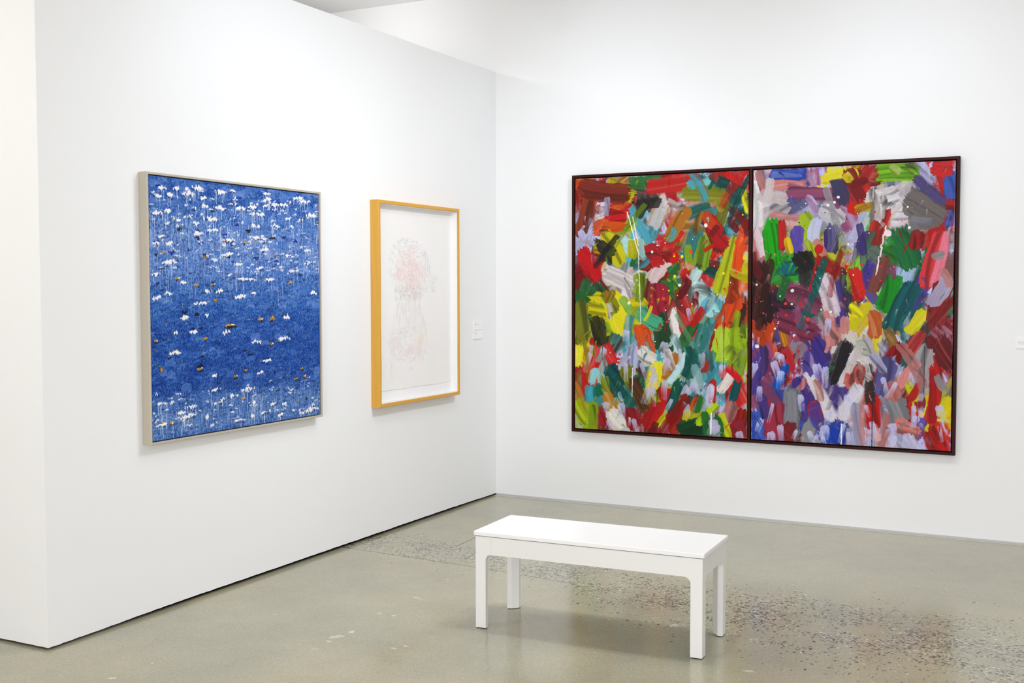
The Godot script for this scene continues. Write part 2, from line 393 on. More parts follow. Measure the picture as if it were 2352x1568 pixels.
# a ragged row of palette-knife dabs with points standing up and hanging down
func dab_row(s: Sheet, c: Vector2, width: float, height: float, a: Vector3, b: Vector3, cover := 0.96):
	var off := rng.randi() % 3000
	var tilt := rng.randf_range(-0.16, 0.08)
	var pitch := rng.randf_range(0.13, 0.3)
	for xi in range(int(-width / 2), int(width / 2) + 1):
		var x := int(c.x) + xi
		if x < 0 or x >= s.w: continue
		var edge := 1.0 - pow(absf(xi) / (width / 2 + 0.5), 3.0)
		var g := (xi + 200.0) * pitch
		var gi := int(g)
		var n0 := lerpf(bristle[(off + gi) & 4095], bristle[(off + gi + 1) & 4095], g - gi)
		var n1 := lerpf(bristle[(off + gi * 3 + 500) & 4095], bristle[(off + gi * 3 + 503) & 4095], g - gi)
		var n2 := bristle[(off + int((xi + 200) * 0.45) + 900) & 4095]
		if n0 < 0.34 or (n2 < 0.14 and edge < 0.97): continue
		var up := height * edge * (n0 - 0.25) * (0.35 + 0.95 * n2)
		var dn := height * edge * (0.05 + 0.6 * (n1 - 0.2))
		var mid := c.y + xi * tilt + (n1 - 0.5) * height * 0.45
		for y in range(maxi(0, int(mid - up)), mini(s.h - 1, int(mid + dn)) + 1):
			var i := y * s.w + x
			var k := clampf(minf(y - (mid - up), mid + dn - y) + 0.6, 0.2, 1.0) * cover
			s.col[i] = s.col[i].lerp(a.lerp(b, clampf((y - mid) / maxf(dn, 1.0), 0.0, 1.0) * n2), k)
			s.lift[i] = lerpf(s.lift[i], 0.6 + 0.4 * n0, k)

func blue_panel() -> Sheet:
	rng.seed = 5
	var w := 920
	var h := 890
	var s := Sheet.new(w, h, Vector3(0.2, 0.35, 0.65))
	var fine := FastNoiseLite.new()
	fine.seed = 3; fine.noise_type = FastNoiseLite.TYPE_SIMPLEX_SMOOTH; fine.frequency = 0.11; fine.fractal_octaves = 3
	var broad := FastNoiseLite.new()
	broad.seed = 8; broad.noise_type = FastNoiseLite.TYPE_SIMPLEX_SMOOTH; broad.frequency = 0.011; broad.fractal_octaves = 3
	var stops := [[0.0, "2b58a4"], [0.06, "2a57a2"], [0.14, "4873b8"], [0.22, "6688c4"], [0.34, "5c80c2"], [0.42, "3f6cb4"], [0.5, "2f60ac"], [0.58, "2352a2"], [0.66, "1d4d9e"], [0.8, "1b4797"], [0.86, "365fa4"], [0.92, "587bb4"], [1.0, "426aa9"]]
	for y in h:
		var v := float(y) / h
		var k := 0
		while k < stops.size() - 2 and stops[k + 1][0] < v: k += 1
		var c := hex(stops[k][1]).lerp(hex(stops[k + 1][1]), clampf((v - stops[k][0]) / (stops[k + 1][0] - stops[k][0]), 0, 1))
		for x in w:
			var f := fine.get_noise_2d(x, y * 0.8)
			var g := broad.get_noise_2d(x * 0.8, y * 1.5)
			var e := f * 0.72 + g * 0.34 + (bristle[(x * 31 + y * 57 + ((x * y) >> 3)) & 4095] - 0.5) * 0.18
			s.col[y * w + x] = c + Vector3(0.36, 0.34, 0.26) * e
			s.lift[y * w + x] = 0.35 + 0.35 * f
	var blues := ["12347c", "163d88", "2254a4", "4572bc", "7893cc", "5074ba", "0c2558", "3160ae"]
	for k in 9000:
		var p := Vector2(rng.randf() * w, rng.randf() * h)
		var v := p.y / h
		var idx := rng.randi() % blues.size()
		if v > 0.5 and v < 0.84 and (idx == 4 or idx == 3) and rng.randf() < 0.75: idx = 1
		if (v < 0.36 or v > 0.87) and (idx == 6 or idx == 0) and rng.randf() < 0.6: idx = 4
		var a := hex(blues[idx])
		if rng.randf() < 0.5:
			stroke(s, p, p + Vector2(rng.randf_range(-2, 2), rng.randf_range(5, 16)), rng.randf_range(1.2, 3.2), 0, a, a * 0.8, 0.62, 0.4, 0.6)
		else:
			stroke(s, p, p + Vector2(rng.randf_range(6, 22), rng.randf_range(-4, 2)), rng.randf_range(1.5, 5.0), rng.randf_range(-3, 3), a, a.lerp(Vector3(0.8, 0.86, 0.96), 0.25), 0.6, 0.4, 0.6)
	# rounded pale scoops of the knife
	for k in 150:
		var p := Vector2(rng.randf() * w, pow(rng.randf(), 1.5) * h * 0.9)
		stroke(s, p - Vector2(rng.randf_range(8, 26), 0), p + Vector2(rng.randf_range(8, 26), 0), rng.randf_range(6, 15), rng.randf_range(-8, 2), hex(["6b8ccd", "5379c2", "7f97d4", "3f6fbb"][rng.randi() % 4]), hex("4a74bd"), 0.5, 0.25, 0.2)
	# runs of thinned paint, straight down
	for k in 760:
		var v := rng.randf_range(0.1, 0.42) if rng.randf() < 0.64 else rng.randf_range(0.84, 0.97)
		var p := Vector2(rng.randf() * w, v * h)
		if v > 0.8 and rng.randf() < 0.4: p.x = rng.randf_range(0.3, 0.62) * w
		var c := hex(["c7d2ea", "aabfe4", "dfe5f2", "25508f", "1c4180"][rng.randi() % 5])
		drip(s, p, p + Vector2(rng.randf_range(-1.5, 1.5), rng.randf_range(14, 74)), rng.randf_range(0.4, 1.0), c, rng.randf_range(0.35, 0.8), 1.0)
	for k in 90:
		var p := Vector2(rng.randf() * w, rng.randf_range(0.5, 0.9) * h)
		drip(s, p, p + Vector2(0, rng.randf_range(20, 70)), 0.8, hex("163a78"), 0.45, 1.0)
	# small coloured touches everywhere
	for k in 210:
		var p := Vector2(rng.randf() * w, rng.randf_range(0.1, 1.0) * h)
		var c: String = ["3a3f2c", "7d8a3a", "c7a64a", "5d2434", "23315e", "2a2320", "8fa98a", "3a2f9a", "16265a"][rng.randi() % 9]
		stroke(s, p, p + Vector2(rng.randf_range(4, 18), rng.randf_range(-4, 3)), rng.randf_range(1.0, 3.0), 0, hex(c), hex(c) * 0.7, 0.85, 0.4, 0.5)
	# the marks that stand out, at their places (thousandths of width and height, then width)
	var dark := [31,294,14, 416,295,27, 282,287,20, 686,207,48, 535,181,39, 331,113,26, 636,229,29, 42,401,14, 153,191,29, 244,220,30, 175,516,39, 238,528,30, 212,580,25, 256,579,25, 427,582,76, 259,696,35, 91,690,23, 539,702,45, 506,682,22, 248,732,50, 354,807,21, 903,924,19]
	var violet := [47,34,32, 36,244,27, 244,196,30, 263,246,35, 449,245,43, 467,163,27, 397,204,32, 764,200,31, 581,293,40, 708,307,36, 838,217,31, 109,285,33]
	var ochre := [412,226,32, 715,282,36, 69,284,23, 282,298,30, 135,383,33, 235,408,30, 326,407,26, 509,233,17, 798,399,31, 345,470,31, 23,620,18, 281,621,25, 604,556,35, 680,556,36, 416,574,59, 122,665,38, 673,661,24, 510,765,22, 450,788,22, 834,825,38, 892,817,19, 873,783,19, 248,743,30, 48,729,18, 492,883,22, 44,939,28, 95,942,19]
	var white := [68,40,37, 49,72,27, 137,37,28, 194,33,19, 248,27,55, 203,53,59, 282,62,30, 109,64,33, 379,31,58, 448,23,27, 654,19,41, 660,42,41, 860,23,70, 742,59,111, 797,44,25, 898,37,78, 648,70,35, 490,90,55, 562,81,45, 378,99,53, 291,94,30, 447,76,43, 43,135,55, 93,125,28, 149,132,14, 232,105,20, 578,109,63, 624,110,23, 948,93,73, 202,139,44, 300,141,41, 336,146,47, 149,156,19, 790,117,37, 877,116,25, 566,156,23, 594,159,23, 240,166,30, 340,186,73, 705,153,48, 814,152,25, 249,205,35, 594,209,105, 59,224,23, 36,252,27, 100,248,33, 418,224,75, 633,258,47, 920,254,39, 411,282,59, 784,278,25, 98,320,66, 475,322,44, 603,337,40, 811,346,31, 938,307,72, 29,366,36, 426,366,21, 523,384,102, 666,385,53, 167,401,29, 300,431,31, 361,433,37, 91,441,33, 32,456,36, 263,480,76, 483,457,55, 567,442,23, 962,444,40, 172,533,39, 290,526,20, 771,549,37, 121,591,24, 217,592,39, 400,601,37, 580,649,52, 757,643,68, 121,670,52, 329,773,21, 642,731,47, 600,782,35, 327,831,63, 526,844,74, 45,859,41, 196,886,59, 147,905,38, 181,923,74, 53,940,46, 284,938,15, 427,866,22, 558,905,17, 373,872,21, 680,923,36, 752,928,25, 621,953,29, 656,951,24, 727,974,30, 463,969,38, 546,959,28, 876,978,39, 922,974,39, 961,970,40, 948,950,20]
	for set_ in [[dark, "121526", "2c2a22"], [violet, "221c86", "14155c"], [ochre, "d2962a", "5a3d14"]]:
		var l: Array = set_[0]
		for k in range(0, l.size(), 3):
			var c := Vector2(l[k] * w / 1000.0, l[k + 1] * h / 1000.0)
			var ww: float = l[k + 2] * w / 1000.0
			if set_[1] == "d2962a": dab_row(s, c + Vector2(0, 5), ww * 1.15, 16, hex("1c2030"), hex("26221c"), 0.85)  # dark row below: shadow of the ochre dab painted in
			dab_row(s, c, ww, rng.randf_range(13, 19), hex(set_[1]), hex(set_[2]), 0.95)
			stroke(s, c - Vector2(ww * 0.35, -1), c + Vector2(ww * 0.35, -2), 3.0, 0, hex(set_[1]), hex(set_[2]), 0.95, 0.35, 0.6)
			if set_[1] == "d2962a" and k % 2 == 0: dab_row(s, c + Vector2(ww * 0.35, -2), ww * 0.5, 10, hex("f2efe6"), hex("d8c48a"), 0.9)
	for k in range(0, white.size(), 3):
		var c := Vector2(white[k] * w / 1000.0, white[k + 1] * h / 1000.0)
		var ww: float = white[k + 2] * w / 1000.0
		if c.y < 0.34 * h or c.y > 0.84 * h:
			for j in int(ww / 7.0):
				var px := c.x + rng.randf_range(-0.5, 0.5) * ww
				drip(s, Vector2(px, c.y), Vector2(px, c.y + rng.randf_range(10, 46)), 0.8, hex("dfe6f3"), 0.6, 1.0)
		dab_row(s, c + Vector2(0, 5), ww * 1.15, 15, hex("16306c"), hex("1a2f66"), 0.7)  # painted shadow under each thick white dab
		var tall := rng.randf_range(13, 21)
		for j in 2:
			dab_row(s, c + Vector2(rng.randf_range(-2, 2), 1), ww * 1.25, tall, hex("f5f1f0"), hex("c3cbe4"))
	for k in 330:
		var v := rng.randf_range(0.03, 0.36) if rng.randf() < 0.7 else rng.randf_range(0.82, 0.98)
		dab_row(s, Vector2(rng.randf() * w, v * h), rng.randf_range(6, 34), rng.randf_range(7, 15), hex("eeebee"), hex("a4b4dc"), 0.85)
	return s

# faint pencil and crayon: a loose round mass on a fan of stem lines over a second, paler mass
func drawing_panel() -> Sheet:
	rng.seed = 77
	var s := Sheet.new(800, 1040, hex("f3f1ef"))
	var W := 800.0 / 0.949      # pixels per metre of the paper
	for k in 2700:
		var kind := rng.randf()
		var p: Vector2
		var d: Vector2
		var c: Vector3
		var cov := rng.randf_range(0.05, 0.2)
		var a := rng.randf() * TAU
		var q := sqrt(rng.randf())
		if kind < 0.42:
			p = Vector2(0.405 + 0.29 * q * cos(a), 0.87 + 0.225 * q * sin(a))
			d = Vector2.from_angle(a + PI / 2 + rng.randf_range(-0.7, 0.7)) * rng.randf_range(10, 34)
			c = hex(["9a9294", "d08c8c", "cc7478", "c49a9a", "b4a49c", "d9a4a6"][rng.randi() % 6])
			if q > 0.8: c = hex("8d898b")
		elif kind < 0.5:
			p = Vector2(0.41 + rng.randf_range(-0.12, 0.12), 0.86 + rng.randf_range(-0.13, 0.11))
			d = Vector2.from_angle(a) * rng.randf_range(8, 26)
			c = hex(["d9535a", "cf6a6a", "e0a09e"][rng.randi() % 3])
		elif kind < 0.6:
			p = Vector2(0.36 + rng.randf_range(-0.17, 0.2), 0.71 + rng.randf_range(-0.05, 0.05))
			d = Vector2.from_angle(rng.randf_range(0.3, 2.4)) * rng.randf_range(10, 30)
			c = hex(["6e696a", "857c7a", "a88a84"][rng.randi() % 3])
			cov *= 0.9
		elif kind < 0.75:
			var t := rng.randf()
			p = Vector2(0.39 + (0.14 + 0.12 * t) * rng.randf_range(-1, 1), 0.68 - 0.25 * t)
			d = Vector2((p.x - 0.39) * 70.0, rng.randf_range(26, 70))
			cov *= 0.65
			c = hex(["a8a0a0", "b8a6a0", "c8a09c", "9c9c9c"][rng.randi() % 4])
		elif kind < 0.94:
			p = Vector2(0.38 + 0.29 * q * cos(a), 0.33 + 0.13 * q * sin(a))
			d = Vector2.from_angle(a + PI / 2 + rng.randf_range(-0.8, 0.8)) * rng.randf_range(10, 34)
			c = hex(["c88ca8", "a888bc", "8494c8", "d89494", "a89c9c"][rng.randi() % 5])
			if p.x > 0.48 and p.y > 0.32: c = hex("dccb6a")
		elif kind < 0.97:
			p = Vector2(0.73 + rng.randf_range(-0.04, 0.04), 0.77 + rng.randf_range(-0.06, 0.06))
			d = Vector2(rng.randf_range(10, 22), rng.randf_range(-6, 8))
			c = hex("8f9a96")
		else:
			p = Vector2(0.15 + rng.randf_range(-0.03, 0.05), 0.2 + rng.randf_range(-0.1, 0.12))
			d = Vector2(rng.randf_range(-4, 12), rng.randf_range(12, 40))
			c = hex(["e0a888", "c9c4c4"][rng.randi() % 2])
		var at := Vector2((p.x - 0.022) * W, (1.262 - p.y) * W * 1040.0 / (1.24 * W))
		stroke(s, at, at + d, rng.randf_range(0.9, 1.8), rng.randf_range(-7, 7), c, c, cov * 2.9, 0.3, 0.0)
	for k in 46:       # soft rubbed colour under the lines
		var a := rng.randf() * TAU
		var p := Vector2(0.41 + 0.2 * sqrt(rng.randf()) * cos(a), 0.87 + 0.16 * sin(a) * rng.randf())
		if k % 4 == 0: p = Vector2(0.38 + rng.randf_range(-0.2, 0.2), 0.34 + rng.randf_range(-0.08, 0.08))
		var at := Vector2((p.x - 0.022) * W, (1.262 - p.y) * W * 1040.0 / (1.24 * W))
		stroke(s, at, at + Vector2(rng.randf_range(-30, 30), 50), 30, 0, hex("e9b9b6"), hex("f0d0cb"), 0.085, 0.2, 0.0)
	for px in [0.395, 0.425]:
		var at := Vector2((px - 0.022) * W, (1.262 - 0.157) * W * 1040.0 / (1.24 * W))
		stroke(s, at - Vector2(0, 8), at + Vector2(0, 10), 5, 0, hex("d898a4"), hex("e6c0c8"), 0.25, 0.2, 0.0)
	return s

# ---------------------------------------------------------------- the floor's pattern

func floor_textures():
	var n := 2048
	var big := FastNoiseLite.new()
	big.seed = 4; big.noise_type = FastNoiseLite.TYPE_SIMPLEX_SMOOTH; big.frequency = 0.018; big.fractal_octaves = 5
	var small := FastNoiseLite.new()
	small.seed = 9; small.noise_type = FastNoiseLite.TYPE_SIMPLEX_SMOOTH; small.frequency = 0.2; small.fractal_octaves = 3
	var nb: PackedByteArray = big.get_seamless_image(512, 512).get_data()
	var img_s := small.get_seamless_image(1024, 1024)
	var ns: PackedByteArray = img_s.get_data()
	var s := Sheet.new(n, n, Vector3.ZERO)
	var grey := hex("a49f88")
	var tan_ := Vector3(0.03, 0.0, -0.035)
	rng.seed = 31
	var grit := PackedFloat32Array()
	grit.resize(8192)
	for k in 8192: grit[k] = rng.randf() - 0.5
	for y in n:
		var rb := (y >> 2) * 512
		var rs := (y & 1023) * 1024
		var g0 := int(rng.randi() & 8191)
		var g1 := int(rng.randi() & 8191)
		for x in n:
			var b := nb[rb + (x >> 2)] / 255.0 - 0.5
			var b2 := nb[((y >> 3) + 190 & 511) * 512 + ((x >> 3) + 77)] / 255.0 - 0.5
			var f := ns[rs + (x & 1023)] / 255.0 - 0.5
			var k := 1.0 + 0.09 * b + 0.055 * f + 0.12 * (grit[(g0 + x) & 8191] + grit[(g1 + (x >> 1)) & 8191]) + 0.06 * b2
			s.col[y * n + x] = grey * k + tan_ * (b2 * 0.7)
			s.lift[y * n + x] = 0.5 + 0.35 * b + 0.15 * f
	var px := n / FLOOR_TILE
	# ground-down patches where the stones of the concrete show
	for k in 150000:
		var x := rng.randf_range(FLOOR_X, FLOOR_X + FLOOR_TILE)
		var z := rng.randf_range(1.0, 3.0)
		var mid := 1.70 + 0.17 * x
		var spread := 0.2 + 0.05 * x
		var t := (z - mid) / spread
		var dens := exp(-t * t)
		dens *= clampf(0.55 + 2.2 * broad_at(nb, x, z), 0.03, 1.0)
		if x < 1.55 and z > 1.94 + 0.075 * x: dens *= 0.1
		if x > 1.4 and x < 2.1: dens *= 0.75
		if rng.randf() > dens: continue
		var l := 0.7 + 1.9 * pow(rng.randf(), 3.2)
		var c: Vector3 = hex(["353836", "434541", "54544d", "5f584c", "676459", "2c2f2c", "cbc6b4", "d3cebe"][rng.randi() % 8])
		pebble(s, Vector2((x - FLOOR_X) * px, (z - FLOOR_Z) * px), l * 1.5, l, rng.randf() * TAU, c, rng.randf_range(0.5, 1.0))
	for k in 2600:
		pebble(s, Vector2(rng.randf() * n, rng.randf() * n), rng.randf_range(0.7, 1.6), 0.9, rng.randf() * TAU, hex(["6a685f", "86826f", "d8d4c6"][rng.randi() % 3]), rng.randf_range(0.3, 0.8))
	# sawn joints
	var j := func(a: Vector2, b: Vector2, r: float, c: String, cov: float):
		stroke(s, Vector2((a.x - FLOOR_X) * px, (a.y - FLOOR_Z) * px), Vector2((b.x - FLOOR_X) * px, (b.y - FLOOR_Z) * px), r, 0, hex(c), hex(c) * 0.8, cov, 0.25, 0.0)
	j.call(Vector2(-0.02, 1.93), Vector2(0.9, 1.985), 2.5, "6b5238", 0.95)
	j.call(Vector2(0.85, 1.982), Vector2(1.38, 2.035), 2.2, "7a7058", 0.8)
	j.call(Vector2(1.3, 2.03), Vector2(1.58, 2.062), 2.0, "54503f", 0.9)
	j.call(Vector2(0.585, 1.6), Vector2(0.56, 1.25), 2.4, "5a574b", 0.9)
	# paint drops and filler spots of the picture hangers
	for d in [[0.99, 3.37, 13, 0.6], [1.01, 3.28, 8, 0.8], [1.0, 3.44, 6, 0.6], [1.31, 3.39, 6, 0.6], [1.34, 3.34, 5, 0.7], [1.01, 3.55, 6, 0.35], [0.96, 2.98, 7, 0.4], [1.04, 2.98, 5, 0.7], [0.51, 4.22, 6, 0.9], [2.28, 2.52, 9, 0.8], [2.76, 2.97, 8, 0.6], [0.52, 3.22, 4, 0.5], [0.93, 2.29, 3, 0.9]]:
		blot(s, Vector2((d[0] - FLOOR_X) * px, (d[1] - FLOOR_Z) * px), d[2], hex("d9d4c4"), d[3])
	stroke(s, Vector2((0.95 - FLOOR_X) * px, (2.66 - FLOOR_Z) * px), Vector2((1.06 - FLOOR_X) * px, (2.70 - FLOOR_Z) * px), 4.0, 0, hex("d6d2c8"), hex("cfcabd"), 0.6, 0.5, 0.0)
	for k in 90:
		blot(s, Vector2(rng.randf() * n, rng.randf() * n), rng.randf_range(0.9, 3.0), hex("dcd8cc"), rng.randf_range(0.4, 0.9))
	var rough := Image.create_from_data(n, n, false, Image.FORMAT_RF, s.lift.to_byte_array())
	rough.convert(Image.FORMAT_L8)
	rough.resize(512, 512)
	return [s.color_texture(), ImageTexture.create_from_image(rough)]

func broad_at(nb: PackedByteArray, x: float, z: float) -> float:
	var u := int((x + 3.0) * 130.0) & 511
	var v := int((z + 3.0) * 210.0) & 511
	return nb[v * 512 + u] / 255.0 - 0.5

func pebble(s: Sheet, c: Vector2, rx: float, ry: float, ang: float, col: Vector3, cov: float):
	var ca := cos(ang); var sa := sin(ang)
	var m := maxf(rx, ry) + 1.0
	for y in range(maxi(0, int(c.y - m)), mini(s.h - 1, int(c.y + m)) + 1):
		for x in range(maxi(0, int(c.x - m)), mini(s.w - 1, int(c.x + m)) + 1):
			var dx := x - c.x; var dy := y - c.y
			var u := (dx * ca + dy * sa) / rx
			var v := (-dx * sa + dy * ca) / ry
			var e := (1.0 - absf(u) * 0.35 * absf(v) - sqrt(u * u + v * v)) * ry
			if e > -0.5:
				var i := y * s.w + x
				s.col[i] = s.col[i].lerp(col, clampf(e + 0.5, 0.0, 1.0) * cov)

func blot(s: Sheet, c: Vector2, r: float, col: Vector3, cov: float):
	var ph := rng.randf() * TAU
	for y in range(maxi(0, int(c.y - r * 1.5)), mini(s.h - 1, int(c.y + r * 1.5)) + 1):
		for x in range(maxi(0, int(c.x - r * 1.5)), mini(s.w - 1, int(c.x + r * 1.5)) + 1):
			var d := Vector2(x, y) - c
			var rr := r * (0.85 + 0.25 * sin(2.0 * d.angle() + ph) + 0.16 * sin(5.0 * d.angle() + ph * 3.0))
			var e := rr - d.length()
			if e > -0.5:
				var i := y * s.w + x
				s.col[i] = s.col[i].lerp(col, clampf(e * 0.5 + 0.5, 0.0, 1.0) * cov * (0.75 + 0.25 * bristle[(x * 7 + y * 13) & 4095]))

func oak_texture() -> ImageTexture:
	rng.seed = 60
	var s := Sheet.new(1024, 96, hex("dba53f"))
	for k in 420:
		var y := rng.randf() * 96
		var x := rng.randf() * 1024
		var c: String = ["cf9732", "e0ad48", "c98f2e", "ddaa45", "d49c3a"][rng.randi() % 5]
		stroke(s, Vector2(x - 120, y), Vector2(x + rng.randf_range(40, 260), y + rng.randf_range(-2, 2)), rng.randf_range(0.6, 1.8), rng.randf_range(-2, 2), hex(c), hex(c), 0.4, 0.3, 0.0)
	return s.color_texture()

func card_texture(lines: Array) -> ImageTexture:
	# print too small in the photograph to be read: grey rows with the rhythm of text
	rng.seed = 7
	var s := Sheet.new(256, 120, hex("f4f3f3"))
	for l in lines:
		var x: float = l[0]
		while x < l[0] + l[2]:
			var wd := rng.randf_range(3, 9)
			stroke(s, Vector2(x, l[1]), Vector2(x + wd, l[1]), 2.2, 0, hex("8c8a90"), hex("a6a4a8"), 0.75, 0.2, 0.0)
			x += wd + rng.randf_range(2.5, 6)
	return s.color_texture()

# ---------------------------------------------------------------- light fittings (above the frame)

func spot(at: Vector3, aim: Vector3, power: Array, angle: float, size: float, label: String):
	var o := base("track_light", at)
	tag(o, label, "spotlight", "gallery track spotlights")
	var dir := (aim - at).normalized()
	var turn := Basis.looking_at(dir, Vector3.RIGHT if absf(dir.y) > 0.99 else Vector3.UP)
	var cyl := CylinderMesh.new()
	cyl.top_radius = 0.05; cyl.bottom_radius = 0.055; cyl.height = 0.16; cyl.radial_segments = 24
	var h := put("housing", cyl, M.lamp_body, o)
	h.transform = Transform3D(turn * Basis(Vector3.RIGHT, PI / 2), -dir * 0.02)
	var stem := CylinderMesh.new()
	stem.top_radius = 0.012; stem.bottom_radius = 0.012; stem.height = CEILING_Y - at.y; stem.radial_segments = 12
	var sm := put("stem", stem, M.lamp_body, o)
	sm.position = Vector3(0, (CEILING_Y - at.y) / 2, 0)
	var lens := CylinderMesh.new()
	lens.top_radius = 0.045; lens.bottom_radius = 0.045; lens.height = 0.004; lens.radial_segments = 24
	var ls := put("lens", lens, M.lamp_glow, o)
	ls.transform = Transform3D(turn * Basis(Vector3.RIGHT, PI / 2), dir * 0.063)
	var l := SpotLight3D.new()
	l.name = "beam"
	o.add_child(l)
	l.transform = Transform3D(turn, dir * 0.075)
	lit(l, power)
	l.spot_angle = angle
	l.spot_angle_attenuation = 1.0
	l.spot_range = 30
	l.spot_attenuation = 2
	l.light_size = size
	l.shadow_enabled = true

func panel_light(at: Vector3, w: float, d: float, power: Array, label: String):
	var o := base("ceiling_light", at)
	tag(o, label, "ceiling light", "flat ceiling light panels")
	put("light_frame", box_mesh(Vector3(-w / 2 - 0.02, -0.05, -d / 2 - 0.02), Vector3(w / 2 + 0.02, 0.0, d / 2 + 0.02)), M.lamp_body, o)
	put("diffuser", box_mesh(Vector3(-w / 2, -0.056, -d / 2), Vector3(w / 2, -0.051, d / 2)), M.lamp_glow, o)
	var l := AreaLight3D.new()
	l.name = "glow"
	o.add_child(l)
	l.area_size = Vector2(w, d)
	l.area_normalize_energy = false
	l.position = Vector3(0, -0.06, 0)
	l.rotation.x = -PI / 2
	lit(l, power)
	l.area_range = 30
	l.shadow_enabled = true

# linear red, green and blue of a lamp become its energy and colour
func lit(l: Light3D, power: Array):
	var top: float = maxf(maxf(power[0], power[1]), maxf(power[2], 0.0001))
	l.light_energy = top
	l.light_color = Color(power[0] / top, power[1] / top, power[2] / top).linear_to_srgb()

func fill_window(called: String, at: Vector3, w: float, h: float, turn: float, power: Array):  # unseen window, added as a broad fill light for the room
	var o := Node3D.new()
	o.name = called
	add_child(o, true)
	o.position = at
	o.rotation.y = turn
	o.set_meta("kind", "structure")
	for r in [[w, Vector3(0, -h / 2, 0), 0.0], [w, Vector3(0, h / 2, 0), PI], [h, Vector3(-w / 2, 0, 0), -PI / 2], [h, Vector3(w / 2, 0, 0), PI / 2]]:
		var f := put("window_frame", rail_mesh(r[0], PackedVector2Array([Vector2(0, 0.001), Vector2(0, 0.05), Vector2(0.05, 0.05), Vector2(0.05, 0.001)])), M.lamp_body, o)
		f.position = r[1]
		f.rotation.z = r[2]
	put("pane", box_mesh(Vector3(-w / 2 + 0.05, -h / 2 + 0.05, 0.002), Vector3(w / 2 - 0.05, h / 2 - 0.05, 0.012)), M.lamp_glow, o)
	var l := AreaLight3D.new()
	l.name = "fill_light"
	o.add_child(l)
	l.area_size = Vector2(w - 0.12, h - 0.12)
	l.area_normalize_energy = false
	l.position = Vector3(0, 0, 0.03)
	l.rotation.y = PI
	lit(l, power)
	l.area_range = 40
	l.shadow_enabled = true

# ---------------------------------------------------------------- the scene

func _ready():
	# camera
	var cam := Camera3D.new()
	cam.name = "camera"
	add_child(cam)
	cam.position = Vector3(3.9908, 1.57, 7.4434)
	cam.basis = Basis.from_euler(Vector3(deg_to_rad(-2.7988), deg_to_rad(27.38), deg_to_rad(-0.0709)), EULER_ORDER_YXZ)
	cam.fov = rad_to_deg(2.0 * atan(784.0 / 2590.77))
	cam.near = 0.05
	cam.far = 60
	cam.current = true
	# surroundings: a closed room, so the sky stays dark
	var we := WorldEnvironment.new()
	we.name = "environment"
	var e := Environment.new()
	e.background_mode = Environment.BG_COLOR
	e.background_color = Color(0.02, 0.02, 0.02)
	e.tonemap_mode = Environment.TONE_MAPPER_LINEAR
	e.tonemap_exposure = 1.06
	e.sdfgi_enabled = true
	e.ssao_enabled = true
	e.ssil_enabled = true
	we.environment = e
	add_child(we)
	rng.seed = 1
	bristle.resize(4096)
	var prev := 0.5
	for k in 4096:
		prev = lerpf(prev, rng.randf(), 0.75)
		bristle[k] = prev
	M.lamp_body = paint(Color(0.86, 0.86, 0.85), 0.5)
	M.lamp_glow = paint(Color(0.95, 0.95, 0.93), 0.4)
	M.lamp_glow.emission_enabled = true
	M.lamp_glow.emission = Color(1, 0.98, 0.94)
	M.lamp_glow.emission_energy_multiplier = 0.2
	# lamps: added fill window and overhead panel, end panel, track spots for walls and bench
	fill_window("added_window_1", Vector3(5.0, 1.7, 11.0), 5.0, 2.4, PI, ENERGY[0])
	panel_light(Vector3(2.6, CEILING_Y, 2.5), 2.4, 0.6, ENERGY[1], "added flat white fill panel on the ceiling above the white bench")  # unseen panel added to even out the light on walls and floor
	panel_light(Vector3(-0.9, CEILING_Y, 6.4), 1.2, 1.2, ENERGY[2], "flat white ceiling panel light beyond the partition's end")
	spot(Vector3(-0.9, 3.45, 1.3), Vector3(-0.9, 3.3, 0), ENERGY[3], 75, 0.05, "added white spotlight behind the partition that brightens the ceiling")  # unseen spot added to lift the ceiling and upper back wall
	spot(Vector3(1.3, 3.5, 3.0), Vector3(0, 2.1, 2.95), ENERGY[4], 66, 0.05, "white track spotlight aimed at the blue painting")
	spot(Vector3(1.0, 3.5, 1.35), Vector3(1.0, 2.4, 0), ENERGY[5], 66, 0.05, "white track spotlight aimed at the big painting's warm panel")
	spot(Vector3(2.9, 3.5, 1.35), Vector3(2.9, 2.4, 0), ENERGY[6], 66, 0.05, "white track spotlight aimed at the big painting's cool panel")
	spot(Vector3(2.1, 3.55, 2.66), Vector3(2.1, 0, 2.8), ENERGY[7], 50, 0.09, "white track spotlight straight above the white bench")
	spot(Vector3(1.5, 3.5, 2.75), Vector3(1.3, 1.0, 0), ENERGY[8], 60, 0.06, "white track spotlight farther out, aimed at the corner's right side")
	spot(Vector3(2.7, 3.5, 1.8), Vector3(0, 1.0, 1.6), ENERGY[9], 60, 0.06, "white track spotlight farther out, aimed at the partition wall")
	spot(Vector3(-0.5, 3.5, 5.8), Vector3(-0.5, 1.6, 4.1), ENERGY[10], 66, 0.06, "white track spotlight aimed at the partition's end")

	build_room()
	build_bench()
	build_blue()
	build_drawing()
	build_diptych()
	build_cards()

func structure(called: String, mesh: Mesh, mat: Material, parent: Node = self) -> MeshInstance3D:
	var o := put(called, mesh, mat, parent)
	if parent == self: o.set_meta("kind", "structure")
	return o

